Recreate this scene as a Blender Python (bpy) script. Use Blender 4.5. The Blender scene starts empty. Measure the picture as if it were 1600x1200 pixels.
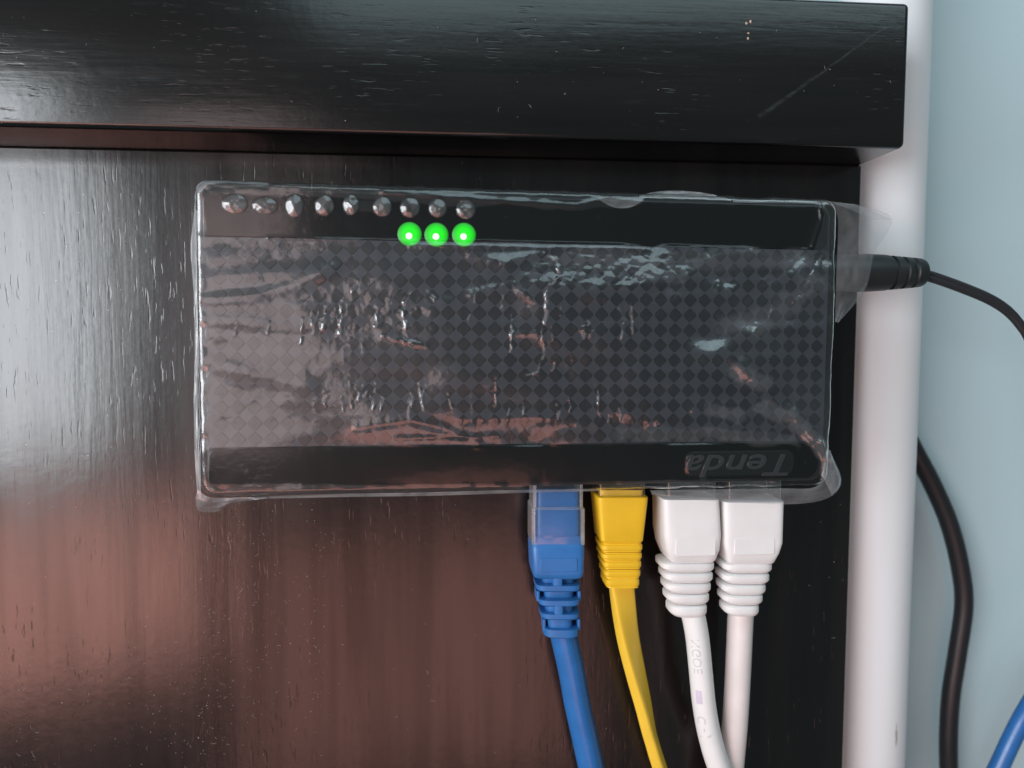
import bpy, bmesh, math, random
import numpy as np
from mathutils import Vector, Matrix, Euler

rnd = random.Random(7)
R = math.radians
sc = bpy.context.scene
col = sc.collection

# ------------------------------------------------------------------ camera
F = 1200.0                                   # focal length in photograph pixels (1600 wide)
CAM = Vector((0.0, -0.197, 0.0))
ROT = Euler((R(90 - 3.7), 0, R(-4.9)), 'XYZ').to_matrix() @ Matrix.Rotation(R(0.15), 3, 'Z')
cd = bpy.data.cameras.new('camera'); cam = bpy.data.objects.new('camera', cd); col.objects.link(cam)
cam.matrix_world = Matrix.Translation(CAM) @ ROT.to_4x4()
cd.sensor_width = 36; cd.lens = 36 * F / 1600
cd.clip_start = 0.005; cd.clip_end = 20
cd.dof.use_dof = True; cd.dof.focus_distance = 0.178; cd.dof.aperture_fstop = 13
sc.camera = cam

# ------------------------------------------------------------------ light
w = bpy.data.worlds.new('World'); sc.world = w; w.use_nodes = True
bg = w.node_tree.nodes['Background']
bg.inputs[0].default_value = (0.72, 0.95, 1.0, 1); bg.inputs[1].default_value = 0.12

def area(name, loc, target, sx, sy, radiance, color, spread=180):
    d = bpy.data.lights.new(name, 'AREA'); d.shape = 'RECTANGLE'; d.size = sx; d.size_y = sy
    d.energy = radiance * math.pi * sx * sy; d.color = color; d.spread = R(spread)
    o = bpy.data.objects.new(name, d); col.objects.link(o); o.location = loc
    o.rotation_euler = (Vector(target) - Vector(loc)).to_track_quat('-Z', 'Y').to_euler()
    return o
area('window_light', (-0.765, -0.69, 0.04), (-0.05, 0, 0), 0.76, 0.44, 10.0, (0.91, 0.955, 1.0))
area('left_wash_fill', (-0.235, -0.92, 0.01), (-0.03, 0, 0), 0.20, 0.34, 1.8, (1.0, 0.76, 0.75))  # added fill next to the window, gives the film its pinkish left wash
area('warm_left_fill', (-0.41, -0.66, -0.28), (-0.05, 0, -0.03), 0.30, 0.19, 5.0, (1.0, 0.46, 0.38))  # added lamp, no such source seen; makes the pinkish reflection at lower left
area('warm_low_fill', (-0.035, -0.62, -0.34), (0, 0, -0.03), 0.36, 0.25, 1.8, (1.0, 0.42, 0.34))  # added in place of the unseen person's body, for the brown reflection below
area('cool_top_fill', (0.24, -0.56, 0.60), (0.0, 0, 0.0), 0.85, 0.46, 1.7, (0.68, 0.92, 1.0))  # added bluish fill for the grey-blue patches on the film

sc.view_settings.view_transform = 'Standard'; sc.view_settings.look = 'None'
sc.view_settings.exposure = 0.12; sc.view_settings.gamma = 1.0
sc.view_settings.use_curve_mapping = False
sc.render.engine = 'CYCLES'
sc.cycles.transparent_max_bounces = 24; sc.cycles.max_bounces = 10

# ------------------------------------------------------------------ measuring helpers
def ray(px, py):
    return (ROT @ Vector(((px - 800) / F, -(py - 600) / F, -1))).normalized()
def P(px, py, y):                            # point of the plane y = const that the photograph shows there
    d = ray(px, py); t = (y - CAM.y) / d.y
    return CAM + d * t

# switch frame: local x right, y inwards, z up; front face at local y = 0
TH, RO = R(2.3), R(-0.25)
SWM = Matrix.Translation(P(803, 530, -0.0268)) @ Matrix.Rotation(TH, 4, 'Z') @ Matrix.Rotation(-RO, 4, 'Y')
SWI = SWM.inverted()
def S(px, py, w=0.0):                        # switch-local (u, v) on the plane w in front of the face
    o = SWI @ CAM; d = SWI.to_3x3() @ ray(px, py)
    t = (-w - o.y) / d.y; p = o + d * t
    return p.x, p.z

# ------------------------------------------------------------------ object helpers
def obj(name, me, mat=None, parent=None, smooth=False):
    o = bpy.data.objects.new(name, me); col.objects.link(o)
    if mat is not None and not me.materials: me.materials.append(mat)
    if parent is not None: o.parent = parent
    if smooth:
        me.polygons.foreach_set('use_smooth', [True] * len(me.polygons))
    return o
def from_bm(bm, name):
    me = bpy.data.meshes.new(name); bmesh.ops.recalc_face_normals(bm, faces=bm.faces); bm.to_mesh(me); bm.free(); return me
def pyd(name, v, f):
    me = bpy.data.meshes.new(name); me.from_pydata([tuple(x) for x in v], [], f); me.update(); return me
def empty(name, mw):
    o = bpy.data.objects.new(name, None); col.objects.link(o); o.matrix_world = mw; o.empty_display_size = 0.01; return o
def tag(o, label=None, cat=None, group=None, kind=None):
    if label: o['label'] = label
    if cat: o['category'] = cat
    if group: o['group'] = group
    if kind: o['kind'] = kind
    return o
def box_bm(x0, x1, y0, y1, z0, z1, bev=0.0, seg=3):
    bm = bmesh.new(); bmesh.ops.create_cube(bm, size=1)
    for v in bm.verts:
        v.co = Vector((x0 if v.co.x < 0 else x1, y0 if v.co.y < 0 else y1, z0 if v.co.z < 0 else z1))
    if bev: bmesh.ops.bevel(bm, geom=bm.edges[:], offset=bev, segments=seg, profile=0.5, affect='EDGES')
    return bm
def rrect(x0, x1, z0, z1, r, n=8, rs=None):  # outline of a rounded rectangle, counter-clockwise
    rs = rs or (r, r, r, r); pts = []
    for (cx, cz, a0, rr) in ((x1, z1, 0, rs[0]), (x0, z1, 90, rs[1]), (x0, z0, 180, rs[2]), (x1, z0, 270, rs[3])):
        sx = -1 if cx == x1 else 1; sz = -1 if cz == z1 else 1
        for k in range(n + 1):
            a = R(a0 + 90 * k / n); pts.append((cx + sx * rr + rr * math.cos(a), cz + sz * rr + rr * math.sin(a)))
    return pts
def slab(outline, y0, y1, bev=0.0):          # prism from outline in xz, y0 front (smaller y), rounded front edge
    n = len(outline); V = []; Fc = []
    cx = sum(p[0] for p in outline) / n; cz = sum(p[1] for p in outline) / n
    def ring(y, ins):
        for i, p in enumerate(outline):
            a, b = outline[i - 1], outline[(i + 1) % n]; t = Vector((b[0] - a[0], b[1] - a[1]))
            if t.length < 1e-9: nx, nz = 0, 0
            else: t.normalize(); nx, nz = t.y, -t.x
            V.append((p[0] - nx * ins, y, p[1] - nz * ins))
    levels = []
    if bev:
        for k in range(5):
            a = R(90 * k / 4); levels.append((y0 + bev * (1 - math.sin(a)), bev * (1 - math.cos(a))))
        levels = levels[::-1]
    else: levels = [(y0, 0)]
    levels.append((y1, 0))
    for l in levels: ring(*l)
    for k in range(len(levels) - 1):
        for i in range(n):
            j = (i + 1) % n; Fc.append((k * n + i, k * n + j, (k + 1) * n + j, (k + 1) * n + i))
    Fc.append(tuple(range(n))); Fc.append(tuple(range((len(levels) - 1) * n, len(levels) * n))[::-1])
    return pyd('slab', V, Fc)
def catmull(pts, per=10):
    pts = [Vector(p) for p in pts]; pts = [pts[0] * 2 - pts[1]] + pts + [pts[-1] * 2 - pts[-2]]; out = []
    for i in range(1, len(pts) - 2):
        a, b, c, d = pts[i - 1:i + 3]
        for k in range(per):
            t = k / per
            out.append(0.5 * ((2 * b) + (c - a) * t + (2 * a - 5 * b + 4 * c - d) * t * t + (3 * b - a - 3 * c + d) * t ** 3))
    out.append(pts[-2]); return out
def frames(path):
    fr = []; up = Vector((0, -1, 0))
    for i, p in enumerate(path):
        t = (path[min(i + 1, len(path) - 1)] - path[max(i - 1, 0)]).normalized()
        s = t.cross(up).normalized(); u = s.cross(t).normalized(); fr.append((p, t, s, u))
    return fr
def tube(path, r, n=20, prof=None, twist=None):
    fr = frames(path); V = []; Fc = []
    for i, (p, t, s, u) in enumerate(fr):
        rr = r(i / (len(fr) - 1)) if callable(r) else r; tw = twist(i / (len(fr) - 1)) if twist else 0
        for k in range(n):
            a = 2 * math.pi * k / n
            x, y = (math.cos(a), math.sin(a)) if prof is None else prof(a)
            x, y = x * math.cos(tw) - y * math.sin(tw), x * math.sin(tw) + y * math.cos(tw)
            V.append(p + s * x * rr + u * y * rr)
    for i in range(len(fr) - 1):
        for k in range(n):
            l = (k + 1) % n; Fc.append((i * n + k, i * n + l, (i + 1) * n + l, (i + 1) * n + k))
    Fc.append(tuple(range(n))[::-1]); Fc.append(tuple(range((len(fr) - 1) * n, len(fr) * n)))
    return pyd('tube', V, Fc)
def loft(secs, n=40):
    """secs: (centre, right axis half vector, depth half vector, squareness)"""
    V = []; Fc = []
    for (c, ax, ay, e) in secs:
        for k in range(n):
            a = 2 * math.pi * (k + 0.5) / n; ca, sa = math.cos(a), math.sin(a)
            x = math.copysign(abs(ca) ** (2 / e), ca); y = math.copysign(abs(sa) ** (2 / e), sa)
            V.append(c + ax * x + ay * y)
    m = len(secs)
    for i in range(m - 1):
        for k in range(n):
            l = (k + 1) % n; Fc.append((i * n + k, i * n + l, (i + 1) * n + l, (i + 1) * n + k))
    Fc.append(tuple(range(n))[::-1]); Fc.append(tuple(range((m - 1) * n, m * n)))
    return pyd('loft', V, Fc)
def autosmooth(o, ang=40):
    me = o.data; me.polygons.foreach_set('use_smooth', [True] * len(me.polygons))
    bm = bmesh.new(); bm.from_mesh(me)
    for e in bm.edges:
        if len(e.link_faces) == 2 and e.calc_face_angle(0) > R(ang): e.smooth = False
    bm.to_mesh(me); bm.free(); return o

# ------------------------------------------------------------------ materials
class N:
    def __init__(s, name):
        s.m = bpy.data.materials.new(name); s.m.use_nodes = True; s.t = s.m.node_tree; s.n = s.t.nodes; s.n.clear()
        s.out = s.n.new('ShaderNodeOutputMaterial')
    def add(s, typ, **kw):
        nd = s.n.new(typ)
        for k, v in kw.items(): setattr(nd, k, v)
        return nd
    def link(s, a, b): s.t.links.new(a, b)
    def val(s, sock, v):
        if hasattr(v, 'is_output'): s.link(v, sock)
        else: sock.default_value = v
    def math(s, op, a, b=0.0, c=None, clamp=False):
        nd = s.add('ShaderNodeMath', operation=op, use_clamp=clamp); s.val(nd.inputs[0], a); s.val(nd.inputs[1], b)
        if c is not None: s.val(nd.inputs[2], c)
        return nd.outputs[0]
    def coords(s, scale=(1, 1, 1), loc=(0, 0, 0), rot=(0, 0, 0)):
        tc = s.add('ShaderNodeTexCoord'); mp = s.add('ShaderNodeMapping')
        mp.inputs['Scale'].default_value = scale; mp.inputs['Location'].default_value = loc; mp.inputs['Rotation'].default_value = rot
        s.link(tc.outputs['Object'], mp.inputs[0]); return mp.outputs[0]
    def noise(s, vec, scale, detail=3, rough=0.5, dist=0.0):
        nd = s.add('ShaderNodeTexNoise'); s.link(vec, nd.inputs['Vector'])
        nd.inputs['Scale'].default_value = scale; nd.inputs['Detail'].default_value = detail
        nd.inputs['Roughness'].default_value = rough; nd.inputs['Distortion'].default_value = dist
        return nd.outputs[0]
    def ramp(s, f, stops):
        nd = s.add('ShaderNodeValToRGB'); s.link(f, nd.inputs[0]); el = nd.color_ramp.elements
        while len(el) < len(stops): el.new(0.5)
        for e, (p, c) in zip(el, stops):
            e.position = p; e.color = (c, c, c, 1) if not hasattr(c, '__len__') else (*c, 1)
        return nd.outputs[0]
    def mix(s, f, a, b):
        nd = s.add('ShaderNodeMix', data_type='RGBA'); s.val(nd.inputs[0], f)
        for i, v in ((6, a), (7, b)):
            if hasattr(v, 'is_output'): s.link(v, nd.inputs[i])
            else: nd.inputs[i].default_value = (*v, 1)
        return nd.outputs[2]
    def bump(s, h, dist, strength=1.0, nrm=None):
        nd = s.add('ShaderNodeBump'); s.link(h, nd.inputs['Height']); nd.inputs['Distance'].default_value = dist
        nd.inputs['Strength'].default_value = strength
        if nrm: s.link(nrm, nd.inputs['Normal'])
        return nd.outputs[0]
    def bsdf(s, base, rough=0.5, ior=1.5, normal=None, **kw):
        b = s.add('ShaderNodeBsdfPrincipled')
        if hasattr(base, 'is_output'): s.link(base, b.inputs['Base Color'])
        else: b.inputs['Base Color'].default_value = (*base, 1)
        s.val(b.inputs['Roughness'], rough); b.inputs['IOR'].default_value = ior
        if normal: s.link(normal, b.inputs['Normal'])
        for k, v in kw.items(): s.val(b.inputs[k.replace('_', ' ')], v)
        return b
    def done(s, shader):
        s.link(shader if hasattr(shader, 'is_output') else shader.outputs[0], s.out.inputs[0]); return s.m

def plastic(name, base, rough, ior=1.5, spot=0.06, grain=0.00002, scale=900, sss=0.0):
    k = N(name); c = k.coords()
    n1 = k.noise(c, 160, 4, 0.6)
    dark = tuple(x * (1 - spot * 2.5) for x in base)
    colr = k.mix(k.ramp(n1, [(0.35, 0.0), (0.7, 1.0)]), dark, base)
    rg = k.math('MULTIPLY_ADD', k.noise(c, 300, 3), 0.18, rough - 0.09)
    nb = k.bump(k.noise(c, scale, 4, 0.6), grain)
    kw = {}
    b = k.bsdf(colr, rg, ior, nb)
    if sss:
        b.inputs['Subsurface Weight'].default_value = sss; b.inputs['Subsurface Radius'].default_value = (0.002, 0.0015, 0.001); b.inputs['Subsurface Scale'].default_value = 1.0
    return k.done(b)

def wood(name, vertical):
    k = N(name)
    st = (1, 1, 0.07) if vertical else (0.07, 1, 1)
    c0 = k.coords(); cs = k.coords(scale=st); cm = k.coords(scale=(1, 1, 0.16) if vertical else (0.16, 1, 1))
    broad = k.noise(cs, 90, 4, 0.6, 0.6); fine = k.noise(cs, 900, 3, 0.6); blot = k.noise(cm, 26, 3, 0.6, 0.5)
    g = k.math('ADD', k.math('MULTIPLY', broad, 0.6), k.math('MULTIPLY', blot, 0.5))
    colr = k.mix(k.ramp(g, [(0.38, 0.0), (0.68, 1.0)]), (0.0022, 0.0028, 0.0030), (0.0095, 0.0070, 0.0066))
    # open pores: short streaks along the grain
    pores = k.ramp(k.noise(k.coords(scale=(1, 1, 0.13) if vertical else (0.13, 1, 1)), 1100, 2, 0.5), [(0.62, 0.0), (0.70, 1.0)])
    pm = k.ramp(k.noise(c0, 34, 2), [(0.42, 0.0), (0.62, 1.0)])
    pores = k.math('MULTIPLY', pores, pm)
    orange = k.noise(c0, 420, 3, 0.5); lump = k.noise(c0, 120, 2, 0.5)
    h = k.math('ADD', k.math('MULTIPLY', fine, 0.25), k.math('MULTIPLY', orange, 0.35))
    h = k.math('ADD', h, k.math('MULTIPLY', lump, 0.5)); h = k.math('ADD', h, k.math('MULTIPLY', broad, 1.3 if vertical else 1.4)); h = k.math('SUBTRACT', h, k.math('MULTIPLY', pores, 0.55 if vertical else 0.45))
    nb = k.bump(h, 0.00005 if vertical else 0.00006)
    rg = k.math('MULTIPLY_ADD', k.noise(cm, 60, 3, 0.6), 0.16, 0.12)
    if not vertical:                       # the long rubbed scuff near the right end of the table edge
        a, b = P(1392, 38, LEDGE_Y), P(1195, 175, LEDGE_Y)
        sep = k.add('ShaderNodeSeparateXYZ'); k.link(c0, sep.inputs[0])
        L = math.hypot(b.x - a.x, b.z - a.z); ux, uz = (b.x - a.x) / L, (b.z - a.z) / L
        dx = k.math('SUBTRACT', sep.outputs[0], a.x); dz = k.math('SUBTRACT', sep.outputs[2], a.z)
        al = k.math('ADD', k.math('MULTIPLY', dx, ux), k.math('MULTIPLY', dz, uz))
        ac = k.math('ADD', k.math('MULTIPLY', dx, -uz), k.math('MULTIPLY', dz, ux))
        ac = k.math('ADD', ac, k.math('MULTIPLY_ADD', k.noise(c0, 120, 2), 0.0016, -0.0008))
        wd = k.math('MULTIPLY_ADD', al, 0.014, 0.00022)
        m1 = k.math('SUBTRACT', 1.0, k.math('DIVIDE', k.math('ABSOLUTE', ac), wd), clamp=True)
        m2 = k.math('MULTIPLY', k.math('GREATER_THAN', al, 0.0), k.math('LESS_THAN', al, L * 1.05))
        rub = k.ramp(k.noise(k.coords(scale=(0.2, 1, 1)), 900, 3, 0.7), [(0.35, 0.15), (0.65, 1.0)])
        sm = k.math('MULTIPLY', k.math('MULTIPLY', m1, m2), rub)
        colr = k.mix(k.math('MULTIPLY', sm, 0.26), colr, (0.11, 0.15, 0.16))
        wear = k.math('MULTIPLY', k.ramp(k.noise(k.coords(scale=(0.10, 1, 1), loc=(3, 0, 0)), 420, 4, 0.7), [(0.60, 0.0), (0.75, 1.0)]), 0.10)
        colr = k.mix(wear, colr, (0.10, 0.14, 0.15))
    # streaks where the lacquer has gone thin and dull along the grain
    stk = k.ramp(k.noise(k.coords(scale=(1, 1, 0.045) if vertical else (0.05, 1, 1), loc=(0.7, 0, 0.2)), 150, 3, 0.55, 0.3), [(0.40, 1.0), (0.62, 0.0)])
    msk = k.ramp(k.noise(k.coords(loc=(0.33, 0, 0.11)), 11, 2), [(0.40, 0.25), (0.62, 1.0)])
    spec = k.math('SUBTRACT', 0.52, k.math('MULTIPLY', k.math('MULTIPLY', k.math('SUBTRACT', 1.0, stk), msk), 0.15 if vertical else 0.10))
    b = k.bsdf(colr, rg, 1.62, nb); k.link(spec, b.inputs['Specular IOR Level'])
    return k.done(b)

LEDGE_Y = -0.0190
M = {}
M['panel'] = wood('espresso_wood_upright', True)
M['ledge'] = wood('espresso_wood_edge', False)
def wall_mat():
    k = N('blue_wall_paint'); c = k.coords()
    cl = k.mix(k.noise(c, 14, 3), (0.51, 0.665, 0.705), (0.54, 0.69, 0.725))
    nb = k.bump(k.noise(c, 500, 4, 0.6), 0.00012)
    return k.done(k.bsdf(cl, 0.55, 1.45, nb))
M['wall'] = wall_mat()
def pipe_mat():
    k = N('white_pipe_plastic'); c = k.coords()
    cl = k.mix(k.noise(k.coords(scale=(1, 1, 0.2)), 40, 4), (0.765, 0.785, 0.80), (0.845, 0.86, 0.87))
    st = k.math('MULTIPLY', k.ramp(k.noise(k.coords(scale=(1, 1, 0.22)), 260, 3, 0.6), [(0.70, 0.0), (0.78, 1.0)]), 0.35)
    cl = k.mix(st, cl, (0.36, 0.31, 0.29))
    pp = P(1402, 1150, 0.009); sep = k.add('ShaderNodeSeparateXYZ'); k.link(c, sep.inputs[0])
    ex = k.math('POWER', k.math('DIVIDE', k.math('SUBTRACT', sep.outputs[0], pp.x), 0.0006), 2.0); ez = k.math('POWER', k.math('DIVIDE', k.math('SUBTRACT', sep.outputs[2], pp.z), 0.0042), 2.0)
    near = k.math('SUBTRACT', 1.0, k.math('ADD', ex, ez), clamp=True)
    cl = k.mix(k.math('MULTIPLY', near, k.ramp(k.noise(k.coords(scale=(1, 1, .4)), 900, 3, .6), [(0.42, 0.0), (0.6, 0.9)])), cl, (0.22, 0.13, 0.10))
    return k.done(k.bsdf(cl, 0.42, 1.46, k.bump(k.noise(c, 200, 3), 0.00004)))
M['pipe'] = pipe_mat()
M['housing'] = plastic('black_housing_plastic', (0.012, 0.013, 0.015), 0.45)
M['gloss'] = plastic('gloss_black_plastic', (0.004, 0.0042, 0.0045), 0.12, 1.5, grain=0.000004, scale=300)
M['plate'] = plastic('grey_pattern_plastic', (0.027, 0.033, 0.043), 0.5)
M['tile'] = plastic('dark_pattern_plastic', (0.0030, 0.0045, 0.0080), 0.45)
M['logo'] = plastic('logo_gloss_plastic', (0.030, 0.032, 0.034), 0.2)
M['blue'] = plastic('blue_boot_plastic', (0.032, 0.165, 0.45), 0.38, sss=0.0)
M['bluecord'] = plastic('blue_cord_jacket', (0.028, 0.15, 0.42), 0.3)
M['yellow'] = plastic('yellow_boot_plastic', (0.86, 0.52, 0.022), 0.4, spot=0.03)
M['yellowcord'] = plastic('yellow_cord_jacket', (0.84, 0.53, 0.045), 0.33, spot=0.03)
M['white'] = plastic('white_boot_plastic', (0.83, 0.81, 0.80), 0.38, spot=0.02)
M['whitecord'] = plastic('white_cord_jacket', (0.82, 0.81, 0.80), 0.36, spot=0.02)
M['pinkcord'] = plastic('aged_white_cord_jacket', (0.79, 0.73, 0.71), 0.4, spot=0.03)
M['black'] = plastic('black_plug_rubber', (0.014, 0.017, 0.018), 0.48)
M['blackcord'] = plastic('black_cord_jacket', (0.020, 0.020, 0.023), 0.42)
M['ink'] = plastic('grey_print_ink', (0.66, 0.66, 0.67), 0.6)
M['lilac'] = plastic('lilac_print_ink', (0.70, 0.61, 0.76), 0.5)
M['gold'] = plastic('contact_metal', (0.5, 0.42, 0.25), 0.35)
M['dust'] = plastic('pale_dust', (0.6, 0.58, 0.56), 0.8)
M['glint'] = plastic('pale_glint_fleck', (0.62, 0.45, 0.36), 0.8)
M['tape'] = plastic('white_foam_tape', (0.6, 0.6, 0.58), 0.8)

def film_mat(name, haze, rough, boost, bump=0.00003, scale=700, gap=False):
    k = N(name); c = k.coords()
    nb = k.bump(k.math('ADD', k.noise(c, scale, 3, 0.55), k.math('MULTIPLY', k.noise(c, 160, 2, 0.5), 2.0)), bump)
    fr = k.add('ShaderNodeFresnel'); k.link(nb, fr.inputs['Normal'])
    ge = k.add('ShaderNodeNewGeometry'); k.link(k.math('MULTIPLY_ADD', ge.outputs['Backfacing'], 1 / 1.5 - 1.5, 1.5), fr.inputs[0])   # a film reflects alike from both sides
    hz = k.math('MULTIPLY', k.ramp(k.noise(c, 120, 4, 0.6), [(0.3, 0.5), (0.7, 1.4)]), haze)
    bo = boost; haze_sheen = None
    if gap:                                # where the film lies wet on the gloss plastic it loses a reflecting face
        at = k.add('ShaderNodeAttribute', attribute_name='gap'); g = at.outputs['Fac']
        bo = k.math('MULTIPLY_ADD', g, boost - 0.85, 0.85); hz = k.math('MULTIPLY', hz, k.math('ADD', k.math('MULTIPLY', k.math('MULTIPLY', g, g), 0.95), 0.05))
        am = k.add('ShaderNodeAttribute', attribute_name='haze_sheen'); hz = k.math('ADD', hz, k.math('MULTIPLY', am.outputs['Fac'], 0.16))
    fac = k.math('MULTIPLY', fr.outputs[0], bo, clamp=True)
    tr = k.add('ShaderNodeBsdfTransparent'); tr.inputs[0].default_value = (0.97, 0.975, 0.98, 1)
    gs = []
    for r_ in (rough, rough * 3.2):
        gl = k.add('ShaderNodeBsdfGlossy'); gl.inputs[0].default_value = (1, 1, 1, 1); gl.inputs['Roughness'].default_value = r_; k.link(nb, gl.inputs['Normal']); gs.append(gl)
    gm = k.add('ShaderNodeMixShader'); gm.inputs[0].default_value = 0.55; k.link(gs[0].outputs[0], gm.inputs[1]); k.link(gs[1].outputs[0], gm.inputs[2])
    df = k.add('ShaderNodeBsdfDiffuse'); df.inputs[0].default_value = (0.80, 0.82, 0.84, 1); k.link(nb, df.inputs['Normal'])
    tl = k.add('ShaderNodeBsdfTranslucent'); tl.inputs[0].default_value = (0.80, 0.82, 0.84, 1)
    dm_ = k.add('ShaderNodeMixShader'); dm_.inputs[0].default_value = 0.45; k.link(df.outputs[0], dm_.inputs[1]); k.link(tl.outputs[0], dm_.inputs[2])
    m1 = k.add('ShaderNodeMixShader'); k.link(hz, m1.inputs[0]); k.link(tr.outputs[0], m1.inputs[1]); k.link(dm_.outputs[0], m1.inputs[2])
    m2 = k.add('ShaderNodeMixShader'); k.link(fac, m2.inputs[0]); k.link(m1.outputs[0], m2.inputs[1]); k.link(gm.outputs[0], m2.inputs[2])
    return k.done(m2)
M['film'] = film_mat('clear_wrap_film', 0.003, 0.09, 2.3, gap=True)
M['flap'] = film_mat('clear_wrap_fold', 0.17, 0.22, 0.7, 0.00004, 400)
M['hem'] = film_mat('gathered_wrap_hem', 0.34, 0.12, 1.6, 0.00004, 500)
M['clear'] = film_mat('clear_connector_plastic', 0.02, 0.04, 2.4, 0.00001)

# ------------------------------------------------------------------ the setting: wall, table, pipe
wall = obj('wall', from_bm(box_bm(-0.6, 0.8, 0.052, 0.072, -0.6, 0.6), 'wall'), M['wall'])
tag(wall, 'pale blue painted wall behind the white pipe', kind='structure')

EDGE_X = P(1347, 262, 0).x                   # right edge of the panel and of the table top
desk = empty('desk', Matrix.Translation((0, 0, -0.30)))
def at_world(o, parent):                     # parent keeps the mesh where it was modelled
    o.parent = parent; o.matrix_parent_inverse = parent.matrix_world.inverted(); return o
pan = at_world(obj('side_panel', from_bm(box_bm(-0.40, EDGE_X, 0, 0.018, -0.30, 0.0448, 0.0006), 'side_panel'), M['panel']), desk)
zb = P(800, 216, LEDGE_Y).z; zt = P(1418, 3, LEDGE_Y).z
bm = box_bm(-0.40, EDGE_X + 0.0002, LEDGE_Y, 0.0505, zb, zt)
for v in bm.verts: pass
bmesh.ops.bevel(bm, geom=bm.edges[:], offset=0.0014, segments=5, profile=0.5, affect='EDGES')
led = at_world(autosmooth(obj('table_top', from_bm(bm, 'table_top'), M['ledge']), 60), desk)
pan.data.polygons.foreach_set('use_smooth', [False] * len(pan.data.polygons))
pan.scale.z = 1.0
tag(desk, 'glossy dark espresso wood desk with a thick table edge above the device', 'desk')

pr = 0.0123; pc = P(1429, 600, 0.02).x - pr - 0.0002
pts = [Vector((pc, 0.021, -0.40)), Vector((pc, 0.021, -0.1)), Vector((pc, 0.021, 0.1)), Vector((pc, 0.021, 0.40))]
pipe = obj('pipe', tube(pts, pr, 64), M['pipe'], smooth=True)
tag(pipe, 'white plastic pipe standing between the dark desk and the blue wall', 'pipe')

# ------------------------------------------------------------------ the network switch
sw = empty('network_switch', SWM)
tag(sw, 'black network switch with diamond pattern and three green lights, mounted upside down on the desk', 'network switch')
U0 = S(311, 530)[0]; U1 = S(1298, 540)[0]; V1 = S(803, 299)[1]; V0 = S(803, 765)[1]
DEP = 0.0215
hs = autosmooth(obj('housing', slab(rrect(U0 + 0.0006, U1 - 0.0006, V0 + 0.0006, V1 - 0.0006, 0.0032), 0.0006, DEP, 0.0009), M['housing'], sw), 50)
UB = 0.5 * (S(500, 372)[1] + S(1100, 387)[1]); LB = 0.5 * (S(500, 697)[1] + S(1100, 692)[1])
autosmooth(obj('upper_strip', slab(rrect(U0 + 0.0012, U1 - 0.0016, UB, V1 - 0.0012, 0.002, rs=(0.003, 0.003, 0.0003, 0.0022)), 0.0, 0.0018, 0.0002), M['gloss'], sw), 50)
autosmooth(obj('lower_strip', slab(rrect(U0 + 0.0014, U1 - 0.0022, V0 + 0.0014, LB, 0.003, rs=(0.0045, 0.0022, 0.0022, 0.003)), 0.0, 0.0018, 0.0002), M['gloss'], sw), 50)
autosmooth(obj('pattern_plate', slab(rrect(U0 + 0.0011, U1 - 0.0011, LB + 0.00012, UB - 0.00012, 0.0003, 2), 0.0001, 0.0018), M['plate'], sw), 50)
# diamond tiles: a rotated chequerboard of slightly raised dark facets
pu = S(573, 580)[0] - S(370 / 4 + 280, 580)[0]
pu = (S(680 / 4 + 280, 680)[0] - S(370 / 4 + 280, 680)[0]) / 3.0
NR = 13; pv = (UB - LB) / NR
u_ref = S(680 / 4 + 280, 680)[0]
ncol0 = int((u_ref - (U0 + 0.0011) - pu * 0.45) / pu)
cols = []
u = u_ref - ncol0 * pu
while u < U1 - 0.0011 - pu * 0.45: cols.append(u); u += pu
def tile_geo(cu, cv):
    a, b = pu * 0.498, pv * 0.498; q = 0.09; y = -0.00001; yt = -0.00007; ins = 0.9
    o = []
    for (sx, sz) in ((1, 0), (0, 1), (-1, 0), (0, -1)):
        tx, tz = -sz, sx
        for sgn in (-1, 1):
            o.append((a * (sx * (1 - q) + tx * q * sgn), b * (sz * (1 - q) + tz * q * sgn)))
    V = [(cu + x, 0.00012, cv + z) for x, z in o] + [(cu + x * ins, yt, cv + z * ins) for x, z in o]
    Fc = [tuple(range(8, 16))] + [(i, (i + 1) % 8, 8 + (i + 1) % 8, 8 + i) for i in range(8)]
    return V, Fc
spots = [(cu, LB + pv * (r + 0.5)) for cu in cols for r in range(NR)]
V, Fc = tile_geo(0, 0); tm = pyd('diamond_tile', V, Fc); tm.materials.append(M['tile'])
for i, (cu, cv) in enumerate(spots[:300]):
    o = obj('diamond_tile', tm, None, sw); o.location = (cu, 0, cv)
VV, FF = [], []
for (cu, cv) in spots[300:]:
    V, Fc = tile_geo(cu, cv); b = len(VV); VV += V; FF += [tuple(b + i for i in f) for f in Fc]
tag(obj('diamond_tiles', pyd('diamond_tiles', VV, FF), M['tile'], sw), kind='stuff')

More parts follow.
